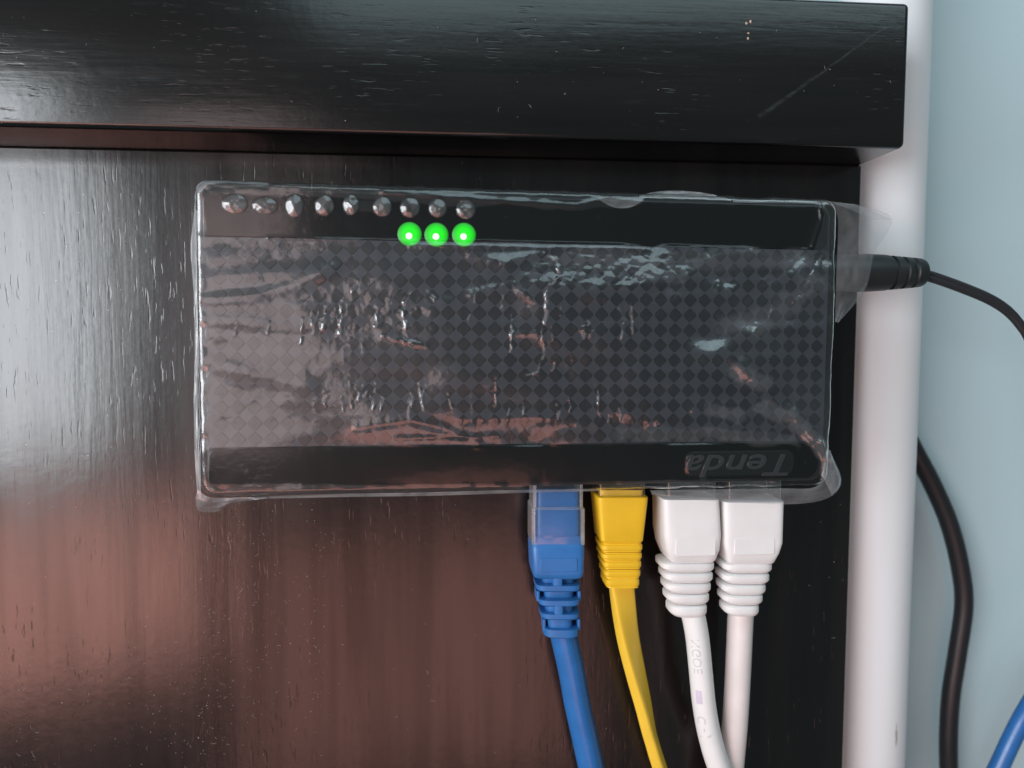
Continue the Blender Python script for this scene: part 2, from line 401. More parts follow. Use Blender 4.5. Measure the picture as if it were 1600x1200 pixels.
# indicator lights; an oversized emissive disc paints the glow around each LED
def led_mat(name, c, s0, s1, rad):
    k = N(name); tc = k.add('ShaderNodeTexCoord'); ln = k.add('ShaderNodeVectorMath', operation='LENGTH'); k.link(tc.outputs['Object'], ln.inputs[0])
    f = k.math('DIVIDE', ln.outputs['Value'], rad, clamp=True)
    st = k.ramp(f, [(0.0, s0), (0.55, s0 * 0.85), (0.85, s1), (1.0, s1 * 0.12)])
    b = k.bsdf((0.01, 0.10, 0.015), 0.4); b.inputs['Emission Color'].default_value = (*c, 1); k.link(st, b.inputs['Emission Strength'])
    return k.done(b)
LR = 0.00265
M['led'] = led_mat('green_led_glow', (0.0, 1.0, 0.0), 0.95, 0.45, LR)
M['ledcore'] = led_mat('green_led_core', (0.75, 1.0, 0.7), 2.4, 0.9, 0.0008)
def dome(r, h, n=32, m=8):
    V = [(0, -h, 0)]; Fc = []
    for j in range(1, m + 1):
        a = R(90 * j / m)
        for k in range(n):
            t = 2 * math.pi * k / n; V.append((r * math.sin(a) * math.cos(t), -h * math.cos(a), r * math.sin(a) * math.sin(t)))
    for k in range(n): Fc.append((0, 1 + k, 1 + (k + 1) % n))
    for j in range(m - 1):
        for k in range(n):
            l = (k + 1) % n; Fc.append((1 + j * n + k, 1 + (j + 1) * n + k, 1 + (j + 1) * n + l, 1 + j * n + l))
    return pyd('dome', V, Fc)
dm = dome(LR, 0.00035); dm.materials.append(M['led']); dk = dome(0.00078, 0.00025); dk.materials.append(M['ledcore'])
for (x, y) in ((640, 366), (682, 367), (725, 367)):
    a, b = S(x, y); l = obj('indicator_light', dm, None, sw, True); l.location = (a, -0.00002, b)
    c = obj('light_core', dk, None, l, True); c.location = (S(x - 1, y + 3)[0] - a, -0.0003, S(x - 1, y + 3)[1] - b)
    l['label'] = 'green indicator light with its painted glow'

# maker's lettering, upside down on the lower strip
def text_mesh(body, size, ext, shear=0.0, bev=0.0, spacing=1.0):
    cu = bpy.data.curves.new('lettering', 'FONT'); cu.body = body; cu.size = size; cu.extrude = ext; cu.shear = shear
    cu.bevel_depth = bev; cu.space_character = spacing; cu.align_x = 'CENTER'; cu.align_y = 'CENTER'; cu.resolution_u = 5
    o = bpy.data.objects.new('lettering', cu); col.objects.link(o)
    dg = bpy.context.evaluated_depsgraph_get(); me = bpy.data.meshes.new_from_object(o.evaluated_get(dg))
    bpy.data.objects.remove(o); bpy.data.curves.remove(cu); return me
tmz = text_mesh('Tenda', 0.0082, 0.00018, 0.28, 0.00010)
xs = [v.co.x for v in tmz.vertices]; zs = [v.co.y for v in tmz.vertices]
tw = S(1232, 725)[0] - S(1072, 725)[0]; cxm = (max(xs) + min(xs)) / 2; cym = (max(zs) + min(zs)) / 2
fx = tw / (max(xs) - min(xs)); fz = 0.0052 / (max(zs) - min(zs)); lc = S(1152, 727)
for v in tmz.vertices:
    x, y, z = v.co; v.co = (lc[0] - (x - cxm) * fx, -z - 0.00018, lc[1] - (y - cym) * fz)
obj('lettering', tmz, M['logo'], sw)
bm = box_bm(-0.05, 0.05, DEP + 0.0001, DEP + 0.0030, -0.012, 0.012, 0.0004)
obj('adhesive_pad', from_bm(bm, 'adhesive_pad'), M['tape'], sw)

# ------------------------------------------------------------------ the clear wrap
rs_ = np.random.RandomState(5)
def vnoise(x, y, fx, fy, seed):
    """smooth value noise; fx, fy in cycles per metre"""
    r = np.random.RandomState(seed); G = r.rand(257, 257) * 2 - 1
    X = x * fx + 37.3; Y = y * fy + 91.7
    xi = np.floor(X).astype(int); yi = np.floor(Y).astype(int); a = X - xi; b = Y - yi
    a = a * a * a * (a * (a * 6 - 15) + 10); b = b * b * b * (b * (b * 6 - 15) + 10)
    g = lambda i, j: G[(xi + i) % 257, (yi + j) % 257]
    return (g(0, 0) * (1 - a) + g(1, 0) * a) * (1 - b) + (g(0, 1) * (1 - a) + g(1, 1) * a) * b
def fnoise(x, y, f, seed):
    """faceted noise on a triangle lattice: flat facets meeting in sharp creases"""
    r = np.random.RandomState(seed); G = r.rand(257, 257) * 2 - 1; X = x * f + 11.3; Y = y * f + 51.9
    sk = (X + Y) * 0.36602540378; i = np.floor(X + sk).astype(int); j = np.floor(Y + sk).astype(int)
    a = X + sk - i; b = Y + sk - j; g = lambda p, q: G[(i + p) % 257, (j + q) % 257]
    up = a > b
    return np.where(up, g(0, 0) * (1 - a) + g(1, 0) * (a - b) + g(1, 1) * b, g(0, 0) * (1 - b) + g(0, 1) * (b - a) + g(1, 1) * a)
def seg_dist(x, y, pts):
    best = np.full(x.shape, 1e9); along = np.zeros(x.shape); acc = 0
    for (a, b) in zip(pts[:-1], pts[1:]):
        dx, dy = b[0] - a[0], b[1] - a[1]; L2 = dx * dx + dy * dy
        t = np.clip(((x - a[0]) * dx + (y - a[1]) * dy) / L2, 0, 1)
        d = np.hypot(x - a[0] - t * dx, y - a[1] - t * dy); m = d < best
        best = np.where(m, d, best); along = np.where(m, acc + t * math.sqrt(L2), along); acc += math.sqrt(L2)
    return best, along
def sstep(a, b, x):
    t = np.clip((x - a) / (b - a), 0, 1); return t * t * (3 - 2 * t)
def SP(pts): return [S(*p) for p in pts]
RIDGES = [  # photograph polylines, height mm, half-width mm, jaggedness
    ([(850, 398), (868, 408), (872, 432), (850, 455), (852, 488), (845, 520), (848, 552), (838, 582)], .22, .42, 1),
    ([(822, 585), (843, 582)], .15, .3, 1), ([(775, 588), (773, 632)], .20, .35, 1), ([(798, 492), (797, 548)], .16, .30, 1),
    ([(512, 478), (505, 515)], .18, .32, 1), ([(536, 470), (532, 522)], .20, .34, 1), ([(560, 440), (548, 462)], .14, .3, 1),
    ([(642, 458), (630, 480), (636, 520), (645, 540)], .2, .35, 1), ([(668, 455), (684, 475)], .16, .3, 1), ([(590, 480), (588, 510)], .16, .3, 1),
    ([(962, 482), (972, 500), (966, 528)], .18, .32, 1), ([(982, 476), (984, 522)], .18, .32, 1), ([(905, 500), (910, 525)], .16, .34, 1),
    ([(888, 608), (888, 640)], .18, .3, 1), ([(865, 566), (862, 578)], .14, .28, 1), ([(932, 628), (935, 650)], .14, .28, 1), ([(700, 615), (706, 640)], .16, .3, 1),
    ([(655, 598), (662, 640)], .12, .26, 1), ([(600, 620), (596, 640)], .12, .25, 1),
    ([(1282, 402), (1262, 432), (1250, 462), (1235, 472)], .26, .5, 1), ([(1202, 480), (1196, 500)], .18, .35, 1), ([(1120, 440), (1115, 462)], .16, .35, 1),
    ([(1178, 505), (1172, 520)], .14, .3, 1),
    ([(372, 505), (368, 523)], .10, .20, 1), ([(422, 503), (418, 529)], .10, .20, 1), ([(473, 498), (471, 538)], .10, .20, 1), ([(499, 488), (490, 513)], .10, .20, 1),
    ([(310, 500), (370, 503), (450, 512), (520, 505)], .10, 1.6, 0), ([(310, 470), (400, 462), (470, 445), (520, 420)], .16, 1.7, 0),
    ([(310, 440), (420, 430), (500, 425)], .10, 1.8, 0), ([(312, 560), (400, 585), (480, 600)], .12, 2.0, 0),
    ([(560, 668), (640, 655), (690, 668), (745, 690)], .20, 1.2, .3), ([(720, 655), (830, 650), (930, 662)], .16, 1.4, .3), ([(620, 684), (780, 680)], .10, .6, .4),
    ([(1285, 330), (1268, 390), (1240, 450), (1180, 520), (1100, 560)], .22, 2.2, 0), ([(1278, 320), (1280, 345), (1266, 384)], .18, .5, 0),
    ([(1050, 470), (1100, 500), (1160, 520)], .16, 2.2, .1), ([(1140, 560), (1180, 600), (1230, 640), (1285, 700)], .28, 1.6, .1),
    ([(1080, 640), (1160, 630), (1240, 660), (1275, 690)], .20, 1.5, .1), ([(1010, 660), (1100, 665), (1200, 672)], .16, 1.6, .1),
    ([(1278, 690), (1288, 720), (1284, 760)], .25, .7, 0),
    ([(640, 384), (760, 386), (900, 388), (1010, 390)], .12, .5, .3), ([(420, 372), (560, 376)], .08, .4, .2),
    ([(920, 455), (1000, 445), (1080, 430)], .2, 2.0, .2), ([(735, 400), (790, 412), (850, 392)], .16, 1.2, .4), ([(735, 460), (800, 445), (830, 470)], .14, 1.0, .4),
    ([(600, 525), (640, 535), (665, 540)], .15, .7, .4), ([(800, 522), (835, 520)], .14, .7, .4), ([(895, 510), (920, 522)], .14, .7, .4),
]
_r = random.Random(31)
for _i in range(46):
    _x, _y = _r.gauss(*_r.choice([(640, 95), (850, 90), (960, 60), (540, 30)])), _r.choice([_r.gauss(505, 28), _r.gauss(625, 20)])
    _x = min(max(_x, 490), 1060); _l = _r.uniform(6, 24); _k = _r.uniform(-7, 7)
    RIDGES.append(([(_x, _y - _l / 2), (_x + _k * .7, _y), (_x + _k * .2, _y + _l / 2)], _r.uniform(.07, .15), _r.uniform(.22, .30), 1))
BLOBS = [(368, 319, 17, 13), (415, 322, 17, 11), (461, 322, 12, 16), (508, 322, 13, 14), (549, 321, 11, 14), (598, 324, 13, 14), (641, 325, 14, 14), (684, 326, 13, 13), (728, 328, 14, 14)]
def film_height(x, y):
    """mm in front of the switch face"""
    stripU = sstep(UB - 0.0002, UB + 0.0006, y); stripL = 1 - sstep(LB - 0.0006, LB + 0.0002, y)
    inner = (1 - stripU) * (1 - stripL)
    h = 0.55 + 0 * x
    big = vnoise(x + 0.3 * y, y, 50, 105, 1) * 0.42 + vnoise(x - 0.4 * y, y, 130, 210, 2) * 0.20
    side = 0.42 + 1.15 * sstep(-0.05, 0.03, x) + 0.6 * sstep(0.02, 0.05, x)
    h += inner * side * big + (1 - inner) * vnoise(x, y, 28, 60, 9) * 0.10
    mid = vnoise(x + 0.25 * y, y, 300, 380, 3) * 0.030 + fnoise(x + 0.0009 * vnoise(x, y, 200, 200, 81), y + 0.0009 * vnoise(x, y, 200, 200, 82), 360, 3) * 0.055 + fnoise(x, y, 900, 4) * 0.022
    patch = 0.35 + 0.65 * sstep(-0.1, 0.6, vnoise(x, y, 70, 110, 12))
    h += inner * mid * patch * side
    # loose tent over the middle and right of the pattern
    vv = [LB, S(800, 640)[1], S(800, 560)[1], S(800, 470)[1], S(800, 440)[1], UB]
    prof = np.interp(y, vv, [0.5, 1.60, 1.55, 1.45, 1.10, 0.0])
    yy = np.linspace(LB - .002, UB + .002, 400); pr = np.interp(yy, vv, [0.5, 1.60, 1.55, 1.45, 1.10, 0.0]); ker = np.ones(22) / 22; pr = np.convolve(np.convolve(np.pad(pr, 40, mode='edge'), ker, 'same'), ker, 'same')[40:-40]
    prof = np.interp(y, yy, pr)
    tx = sstep(S(400, 540)[0], S(760, 540)[0], x + 0.004 * vnoise(x, y, 90, 160, 71)) * (1 - 0.9 * sstep(S(1170, 540)[0], S(1300, 540)[0], x))
    tl = np.clip((LB - y) / (LB - V0), 0, 1.2); h += stripL * tx * 0.55 * (1 - tl * tl)
    h += inner * prof * tx * (1 + 0.22 * vnoise(x, y, 90, 60, 72))
    cx, cy = S(985, 428); g = np.exp(-((x - cx) / 0.022) ** 2 - ((y - cy) / 0.0062) ** 2)
    h += inner * g * (np.abs(vnoise(x, y, 420, 520, 5)) * 0.16 + fnoise(x, y, 560, 5) * 0.13 + fnoise(x, y, 1100, 6) * 0.05)
    cx, cy = S(640, 490); g = np.exp(-((x - cx) / 0.020) ** 2 - ((y - cy) / 0.0055) ** 2)
    h += inner * g * (fnoise(x, y, 520, 7) * 0.08 + fnoise(x, y, 1100, 77) * 0.03)
    jx = vnoise(x, y, 1500, 1500, 8) * 0.00022; jy = vnoise(x, y, 1300, 1300, 10) * 0.00022
    for (pts, a, sg, jag) in RIDGES:
        a *= 1.35 if jag == 1 else (1.9 if pts[0][0] > 1000 else 1.6 if pts[0][0] > 540 else 1.9)
        q = SP(pts); sg *= 0.001
        m = (x > min(p[0] for p in q) - 4 * sg) & (x < max(p[0] for p in q) + 4 * sg) & (y > min(p[1] for p in q) - 4 * sg) & (y < max(p[1] for p in q) + 4 * sg)
        if not m.any(): continue
        d, al = seg_dist(x[m] + jx[m] * jag, y[m] + jy[m] * jag, q)
        mod = 1 - jag * 0.55 * (1 + vnoise(al, al * 0 + a, 1100, 1, 11))
        h[m] += a * np.exp(-(d / sg) ** 2) * mod
    for i, (bx, by, rx, ry) in enumerate(BLOBS):
        c = S(bx, by); rx *= 0.000142 * 1.05; ry *= 0.000142 * 1.05
        e = ((x - c[0]) / rx) ** 2 + ((y - c[1]) / ry) ** 2
        d = np.clip(1 - e, 0, 1)
        lump = 1 + 0.45 * vnoise(x + i * 0.01, y, 900, 900, 20 + i)
        h += 0.46 * np.sqrt(d) * (0.35 + 0.65 * d) * lump
    # the film stands off around the lettering and over the tube between two bubbles
    a, b = S(1068, 703), S(1238, 742)
    qx = np.maximum(np.abs(x - (a[0] + b[0]) / 2) - abs(b[0] - a[0]) / 2 + 0.002, 0); qy = np.maximum(np.abs(y - (a[1] + b[1]) / 2) - abs(b[1] - a[1]) / 2 + 0.002, 0)
    h += 0.22 * (1 - sstep(0.0012, 0.0021, np.hypot(qx, qy)))
    d, al = seg_dist(x, y, SP([(550, 322), (598, 323)])); h += 0.06 * (1 - sstep(0.0005, 0.0013, d))
    # slack lip along the top edge, lifting to a wavy lower rim
    lip = SP([(600, 300), (640, 303), (700, 308), (760, 313), (840, 318), (900, 322), (950, 310), (1000, 318)])
    d, al = seg_dist(x, y, lip); h += 0.20 * np.exp(-(d / 0.0007) ** 2)
    h = 0.16 + np.log1p(np.exp((h - 0.16) * 12)) / 12
    return h * 0.001
UPPER = [(322, 304), (400, 305), (520, 309), (600, 314), (690, 322), (745, 324), (790, 319), (850, 328), (905, 329), (935, 324), (985, 326), (1010, 318), (1080, 318), (1145, 321), (1160, 318), (1230, 325), (1276, 322), (1284, 334), (1280, 360), (1268, 391), (1100, 388), (900, 384), (700, 380), (500, 374), (322, 370)]
LOWER = [(316, 706), (330, 700), (500, 697), (800, 693), (1100, 692), (1252, 692), (1270, 702), (1279, 716), (1279, 748), (1272, 760), (1180, 761), (1095, 762), (1080, 752), (1050, 748), (980, 752), (930, 764), (870, 764), (800, 757), (700, 756), (560, 757), (440, 755), (330, 756), (316, 745)]
def inside(x, y, poly, soft):
    q = SP(poly); c = np.zeros(x.shape, bool); j = len(q) - 1
    for i in range(len(q)):
        (xi, yi), (xj, yj) = q[i], q[j]
        if abs(yj - yi) > 1e-12: c ^= ((yi > y) != (yj > y)) & (x < (xj - xi) * (y - yi) / (yj - yi) + xi)
        j = i
    d, _ = seg_dist(x, y, q + q[:1])
    return sstep(-soft, soft, np.where(c, d, -d))
def gap_map(x, y):
    j = vnoise(x, y, 500, 500, 61) * 0.00015
    g = 1 - np.maximum(inside(x + j, y - j, UPPER, 0.00022), inside(x + j, y + j, LOWER, 0.00022))
    for (bx, by, rx, ry) in BLOBS:
        c = S(bx, by); e = ((x - c[0]) / (rx * 0.00015)) ** 2 + ((y - c[1]) / (ry * 0.00015)) ** 2
        g = np.maximum(g, 0.85 * (1 - sstep(0.85, 1.1, e)))
    g = g * (1 + 0.9 * sstep(S(960, 540)[0], S(1190, 540)[0], x) * (0.55 + 0.45 * vnoise(x + .5 * y, y, 110, 160, 62)) + 0.1 * (1 - sstep(S(320, 540)[0], S(520, 540)[0], x)))
    a, b = S(1068, 704), S(1237, 741)
    qx = np.maximum(np.abs(x - (a[0] + b[0]) / 2) - abs(b[0] - a[0]) / 2 + 0.002, 0); qy = np.maximum(np.abs(y - (a[1] + b[1]) / 2) - abs(b[1] - a[1]) / 2 + 0.002, 0)
    g = np.maximum(g, 0.75 * (1 - sstep(0.0017, 0.0021, np.hypot(qx, qy))))
    d, al = seg_dist(x, y, SP([(1098, 742), (1096, 748)])); g = np.maximum(g, 1 - sstep(0.0006, 0.001, d))
    d, al = seg_dist(x, y, SP([(550, 322), (598, 323)])); g = np.maximum(g, 0.7 * (1 - sstep(0.0009, 0.0014, d)))
    for (px, py, r) in ((385, 737, .0006), (378, 726, .0004), (1256, 722, .0004), (850, 318, .0006), (1167, 758, .0007), (1145, 758, .0004), (790, 340, .0004), (935, 341, .0003)):
        c = S(px, py); g = np.maximum(g, 0.8 * (1 - sstep(r * .7, r, np.hypot(x - c[0], (y - c[1]) * 1.2))))
    return g
def haze_sheen_map(x, y):  # painted whitening: blister haze, crease glints and pale sheen on the folds
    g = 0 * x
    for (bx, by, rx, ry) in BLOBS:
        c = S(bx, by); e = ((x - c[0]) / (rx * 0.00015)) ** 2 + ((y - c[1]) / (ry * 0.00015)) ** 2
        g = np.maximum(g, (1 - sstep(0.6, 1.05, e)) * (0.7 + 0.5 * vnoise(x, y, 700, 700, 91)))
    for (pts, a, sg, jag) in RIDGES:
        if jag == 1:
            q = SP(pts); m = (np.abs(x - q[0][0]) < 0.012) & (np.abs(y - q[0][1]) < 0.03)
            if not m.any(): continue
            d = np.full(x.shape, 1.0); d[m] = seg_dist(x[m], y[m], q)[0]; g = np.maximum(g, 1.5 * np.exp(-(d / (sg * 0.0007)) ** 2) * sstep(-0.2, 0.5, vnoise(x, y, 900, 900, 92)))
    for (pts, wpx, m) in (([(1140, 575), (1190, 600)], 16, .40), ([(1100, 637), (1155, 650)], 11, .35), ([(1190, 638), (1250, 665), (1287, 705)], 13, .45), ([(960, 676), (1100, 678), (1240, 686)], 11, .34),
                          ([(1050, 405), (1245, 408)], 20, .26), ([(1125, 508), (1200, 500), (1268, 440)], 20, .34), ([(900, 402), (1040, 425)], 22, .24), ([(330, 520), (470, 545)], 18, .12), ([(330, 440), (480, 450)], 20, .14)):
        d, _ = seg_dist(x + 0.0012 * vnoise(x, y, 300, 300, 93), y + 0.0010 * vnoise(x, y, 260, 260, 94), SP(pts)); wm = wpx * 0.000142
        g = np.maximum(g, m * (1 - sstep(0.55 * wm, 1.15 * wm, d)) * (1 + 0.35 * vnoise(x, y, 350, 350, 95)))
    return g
def make_film():
    step = 0.0002; mg = 0.0052
    # outline of the wrapped face
    u0, u1, v0, v1, r = U0 - 0.0004, U1 + 0.0004, V0 - 0.0003, V1 + 0.0004, 0.0034
    xs = np.arange(u0 - mg, u1 + mg, step); ys = np.arange(v0 - mg, v1 + mg, step)
    X, Y = np.meshgrid(xs, ys, indexing='ij')
    cx, cy = (u0 + u1) / 2, (v0 + v1) / 2; hx, hy = (u1 - u0) / 2 - r, (v1 - v0) / 2 - r
    dx, dy = X - cx, Y - cy; qx, qy = np.abs(dx) - hx, np.abs(dy) - hy
    ox, oy = np.maximum(qx, 0), np.maximum(qy, 0); L = np.hypot(ox, oy)
    d = L + np.minimum(np.maximum(qx, qy), 0) - r                       # signed distance
    nx = np.where(L > 1e-9, ox / np.maximum(L, 1e-9), (qx > qy) * 1.0) * np.sign(dx); ny = np.where(L > 1e-9, oy / np.maximum(L, 1e-9), (qy >= qx) * 1.0) * np.sign(dy)
    f = 0.0012; a = d + f
    phi = np.clip(a / f, 0, math.pi / 2)
    lat = np.where(a < 0, d, -f + f * np.sin(phi)); dep = np.where(a < 0, 0, f * (1 - np.cos(phi)))
    dep = np.where(a > f * math.pi / 2, f + (a - f * math.pi / 2), dep)
    shift = np.where(a > 0, lat - d, 0)
    PX, PY = X + nx * shift, Y + ny * shift
    H = film_height(PX, PY) * np.clip(1 - dep / 0.0015, 0, 1)
    # the skirt is loose: it bulges and puckers
    tang = np.where(np.abs(nx) > np.abs(ny), PY, PX)
    puck = sstep(-0.001, 0.0012, d) * (0.00022 * vnoise(tang, d * 3, 260, 120, 31) + 0.00012 * vnoise(tang, d * 3, 900, 300, 32) + 0.0002)
    PX = PX + nx * puck; PY = PY + ny * puck
    H = H + np.exp(-(d + 0.0012) ** 2 / 0.0009 ** 2) * 0.00016 * vnoise(tang, d, 420, 200, 33)
    Wd = dep - H
    n0, n1 = X.shape
    idx = np.arange(n0 * n1).reshape(n0, n1)
    lim = 0.0040 + 0.0008 * vnoise(tang, tang * 0, 150, 1, 34)
    lim = np.where((ny < -0.7), 0.0013 + 0.0004 * vnoise(tang, tang * 0, 260, 1, 35), lim)
    keep = d < lim
    q = keep[:-1, :-1] & keep[1:, :-1] & keep[1:, 1:] & keep[:-1, 1:]
    faces = np.stack([idx[:-1, :-1][q], idx[1:, :-1][q], idx[1:, 1:][q], idx[:-1, 1:][q]], axis=1)
    co = np.stack([PX, Wd, PY], axis=-1).reshape(-1, 3)
    gp = gap_map(PX, PY).reshape(-1); mi = haze_sheen_map(PX, PY).reshape(-1)
    used = np.unique(faces); gp = gp[used]; mi = mi[used]; remap = -np.ones(n0 * n1, dtype=int); remap[used] = np.arange(len(used)); faces = remap[faces]; co = co[used]
    me = bpy.data.meshes.new('front_film'); me.vertices.add(len(co)); me.vertices.foreach_set('co', co.ravel().astype(np.float32))
    me.loops.add(faces.size); me.loops.foreach_set('vertex_index', faces.ravel().astype(np.int32))
    me.polygons.add(len(faces)); me.polygons.foreach_set('loop_start', np.arange(0, faces.size, 4, dtype=np.int32)); me.polygons.foreach_set('loop_total', np.full(len(faces), 4, dtype=np.int32))
    me.update(); me.validate()
    at = me.attributes.new('gap', 'FLOAT', 'POINT'); at.data.foreach_set('value', gp.astype(np.float32))
    at = me.attributes.new('haze_sheen', 'FLOAT', 'POINT'); at.data.foreach_set('value', mi.astype(np.float32)); return me
wrap = empty('plastic_wrap', SWM)
tag(wrap, 'crinkled clear plastic wrap drawn tight over the front of the black network switch', 'plastic wrap')
obj('front_film', make_film(), M['film'], wrap, True)

def flap(A, B, wa, wb, seed, amp=0.0005, na=40, nb=24, belly=0.0):
    """ruled sheet between two photograph curves; wa, wb = mm in front of the switch face"""
    def resample(C, w):
        pts = [Vector((*S(x, y, w_ * 0.001), w_ * 0.001)) for (x, y), w_ in zip(C, w)]
        cp = catmull(pts, 12); L = [0]
        for p, q in zip(cp[:-1], cp[1:]): L.append(L[-1] + (q - p).length)
        out = []
        for i in range(na):
            t = L[-1] * i / (na - 1); k = max(j for j in range(len(L)) if L[j] <= t + 1e-12); k = min(k, len(cp) - 2)
            f = (t - L[k]) / max(L[k + 1] - L[k], 1e-9); out.append(cp[k].lerp(cp[k + 1], min(f, 1)))
        return out
    a, b = resample(A, wa), resample(B, wb); V, Fc = [], []
    ii, jj = np.meshgrid(np.arange(na) / na * 0.04, np.arange(nb) / nb * 0.02, indexing='ij')
    nz = vnoise(ii, jj, 140, 160, seed) + 0.5 * vnoise(ii, jj, 400, 420, seed + 1)
    for i in range(na):
        for j in range(nb):
            t = j / (nb - 1); p = a[i].lerp(b[i], t); wv = p.z + (belly * math.sin(math.pi * t) + amp * nz[i, j] * min(1, 4 * t + 0.1)) 
            V.append((p.x, -wv, p.y))
    for i in range(na - 1):
        for j in range(nb - 1):
            k = i * nb + j; Fc.append((k, k + 1, k + nb + 1, k + nb))
    return pyd('film_flap', V, Fc)
def add_flap(me, name='film_flap', m='flap'): return obj(name, me, M[m], wrap, True)
# big loose fold at the right, over the power plug
add_flap(flap([(1270, 314), (1295, 320), (1309, 340), (1308, 400), (1306, 450), (1305, 503)],
              [(1300, 315), (1345, 322), (1394, 343), (1368, 396), (1352, 452), (1308, 505)],
              [0.3, 0.2, -0.4, -0.6, -0.6, -0.6], [-0.5, -2.5, -5, -4, -4, -1.5], 41, 0.0004, belly=0.0009))
add_flap(flap([(1300, 317), (1330, 328), (1365, 344)], [(1312, 316), (1345, 322), (1394, 343)], [0.0, -1.2, -2.5], [-0.6, -2.4, -4.8], 43, 0.0004, nb=10))
# lip standing up from the top edge
add_flap(flap([(998, 309), (1030, 309), (1070, 310), (1110, 312), (1143, 314)], [(999, 305), (1030, 299), (1065, 298), (1105, 302), (1142, 312)], [-.4] * 5, [-1.5] * 5, 45, 0.0003, nb=8), m='hem')
add_flap(flap([(935, 307), (960, 309), (985, 309), (1005, 310)], [(935, 312), (960, 324), (985, 324), (1006, 313)], [0.2] * 4, [0.7] * 4, 46, 0.0002, nb=8))
# gathered tail at the lower left corner
add_flap(flap([(309, 765), (325, 776), (350, 778), (380, 777), (420, 776)], [(306, 790), (313, 799), (340, 799), (365, 787), (420, 778)], [-.5] * 5, [-3, -4, -4, -3, -1], 47, 0.0005, nb=12, belly=0.0008), m='hem')
# band under the lower right edge and rounded corner tail
add_flap(flap([(1015, 766), (1080, 765), (1150, 764), (1220, 763), (1270, 762), (1284, 745), (1290, 704)], [(1017, 772), (1080, 780), (1150, 785), (1230, 788), (1290, 780), (1314, 752), (1296, 703)],
              [-.6] * 7, [-1.6, -2, -2.2, -2.5, -3, -3.2, -2], 49, 0.0004, na=60, nb=12, belly=0.0008))
add_flap(flap([(1283, 742), (1290, 720), (1291, 704)], [(1300, 775), (1314, 752), (1297, 703)], [-.9] * 3, [-3, -3.4, -2.2], 53, 0.0004, na=24, nb=10, belly=0.0006), m='hem')
# hems along the lower and upper edges
add_flap(flap([(420, 775), (520, 772), (640, 770), (760, 767), (860, 765), (935, 764)], [(420, 779), (520, 777), (640, 775), (760, 772), (860, 769), (935, 767)], [-.1] * 6, [-.9] * 6, 55, 0.0002, na=70, nb=6), 'film_hem', 'hem')
add_flap(flap([(318, 296), (326, 288), (345, 286), (380, 287), (420, 289)], [(306, 305), (309, 289), (326, 282), (380, 283), (420, 286)], [-.1] * 5, [-.9] * 5, 57, 0.0002, na=40, nb=6), 'film_hem', 'hem')
add_flap(flap([(1145, 316), (1200, 317), (1260, 318), (1290, 320)], [(1145, 312), (1200, 313), (1262, 313), (1296, 317)], [-.1] * 4, [-.9] * 4, 59, 0.0002, na=40, nb=6), 'film_hem', 'hem')
# narrow bright hem at the left edge
add_flap(flap([(309, 330), (308, 420), (309, 520), (309, 620), (311, 700), (314, 770)], [(304, 325), (298, 385), (302, 460), (304, 560), (303, 660), (308, 772)], [-.2] * 6, [-1.2, -1.8, -1.2, -1.0, -1.4, -1.2], 51, 0.0003, na=60, nb=8), 'film_hem', 'hem')

# ------------------------------------------------------------------ network cables
YC = -0.0152                                  # depth of the sockets' centre line
def secs(rows):
    out = []
    for (py, pl, pr_, hd, e) in rows:
        yf = YC - hd * 0.001; a, b = P(pl, py, yf), P(pr_, py, yf); c = (a + b) / 2; c.y = YC
        out.append((c, (b - a) / 2, Vector((0, hd * 0.001, 0)), e))
    return out
def ribbed(rows, groove=0.80):
    """insert a groove between successive rib rows"""
    out = []
    for i, (py, l, r, hd, e, h) in enumerate(rows):
        c = (l + r) / 2; hw = (r - l) / 2
        for (t, k) in ((-1.0, groove), (-0.78, 0.93), (-0.45, 1.0), (0.45, 1.0), (0.78, 0.93), (1.0, groove)):
            out.append((py + t * h / 2, c - hw * k, c + hw * k, hd * k, e))
    return out
def cable(name, label, origin):
    o = empty(name, Matrix.Translation(origin))
    tag(o, label, 'network cable', 'network cables plugged into the switch'); return o
def kid(name, me, mat, par, ang=40):
    o = obj(name, me, mat); autosmooth(o, ang); return at_world(o, par)
def front_plate(l, r, t, b, yf, th, mat, par, name):
    a, c = P(l, t, yf), P(r, b, yf)
    return kid(name, slab(rrect(a.x, c.x, c.z, a.z, 0.0005, 3), yf - th, yf + 0.0004, th * 0.9), mat, par, 60)
def cord(pts, y, r, mat, par, name='cord', **kw):
    path = catmull([P(px, py, yy) for (px, py, yy) in [(p[0], p[1], p[2] if len(p) > 2 else y) for p in pts]], 12)
    return kid(name, tube(path, r, 28, **kw), mat, par, 60), path

# blue
bl = cable('network_cable', 'round blue network cable with a slotted strain relief, leftmost of the plugged cables', P(872, 764, YC))
kid('inner_block', loft(secs([(768, 839, 905, 4.0, 9), (793, 839, 905, 4.0, 9), (797, 838, 906, 4.2, 9), (858, 838, 906, 4.2, 9)])), M['blue'], bl)
kid('plug', loft(secs([(750, 834, 911, 4.7, 14), (793, 834, 911, 4.7, 14), (796, 832, 914, 5.1, 14), (851, 832, 914, 5.1, 14), (852, 836, 910, 4.6, 14)])), M['clear'], bl, 30)
for (l0, l1, l2, l3) in ((833, 838.5, 831, 837.5), (906, 911.5, 907.5, 914.5)):
    kid('plug_edge', loft(secs([(752, l0, l1, 4.75, 6), (793, l0, l1, 4.75, 6), (796, l2, l3, 5.15, 6), (850, l2, l3, 5.15, 6), (852, l2 + .5, l3 - .5, 4.9, 6)]), 24), M['hem'], bl)
kid('plug_edge', loft(secs([(792.5, 834, 911, 4.9, 14), (796.5, 832, 914, 5.25, 14)])), M['flap'], bl, 30)
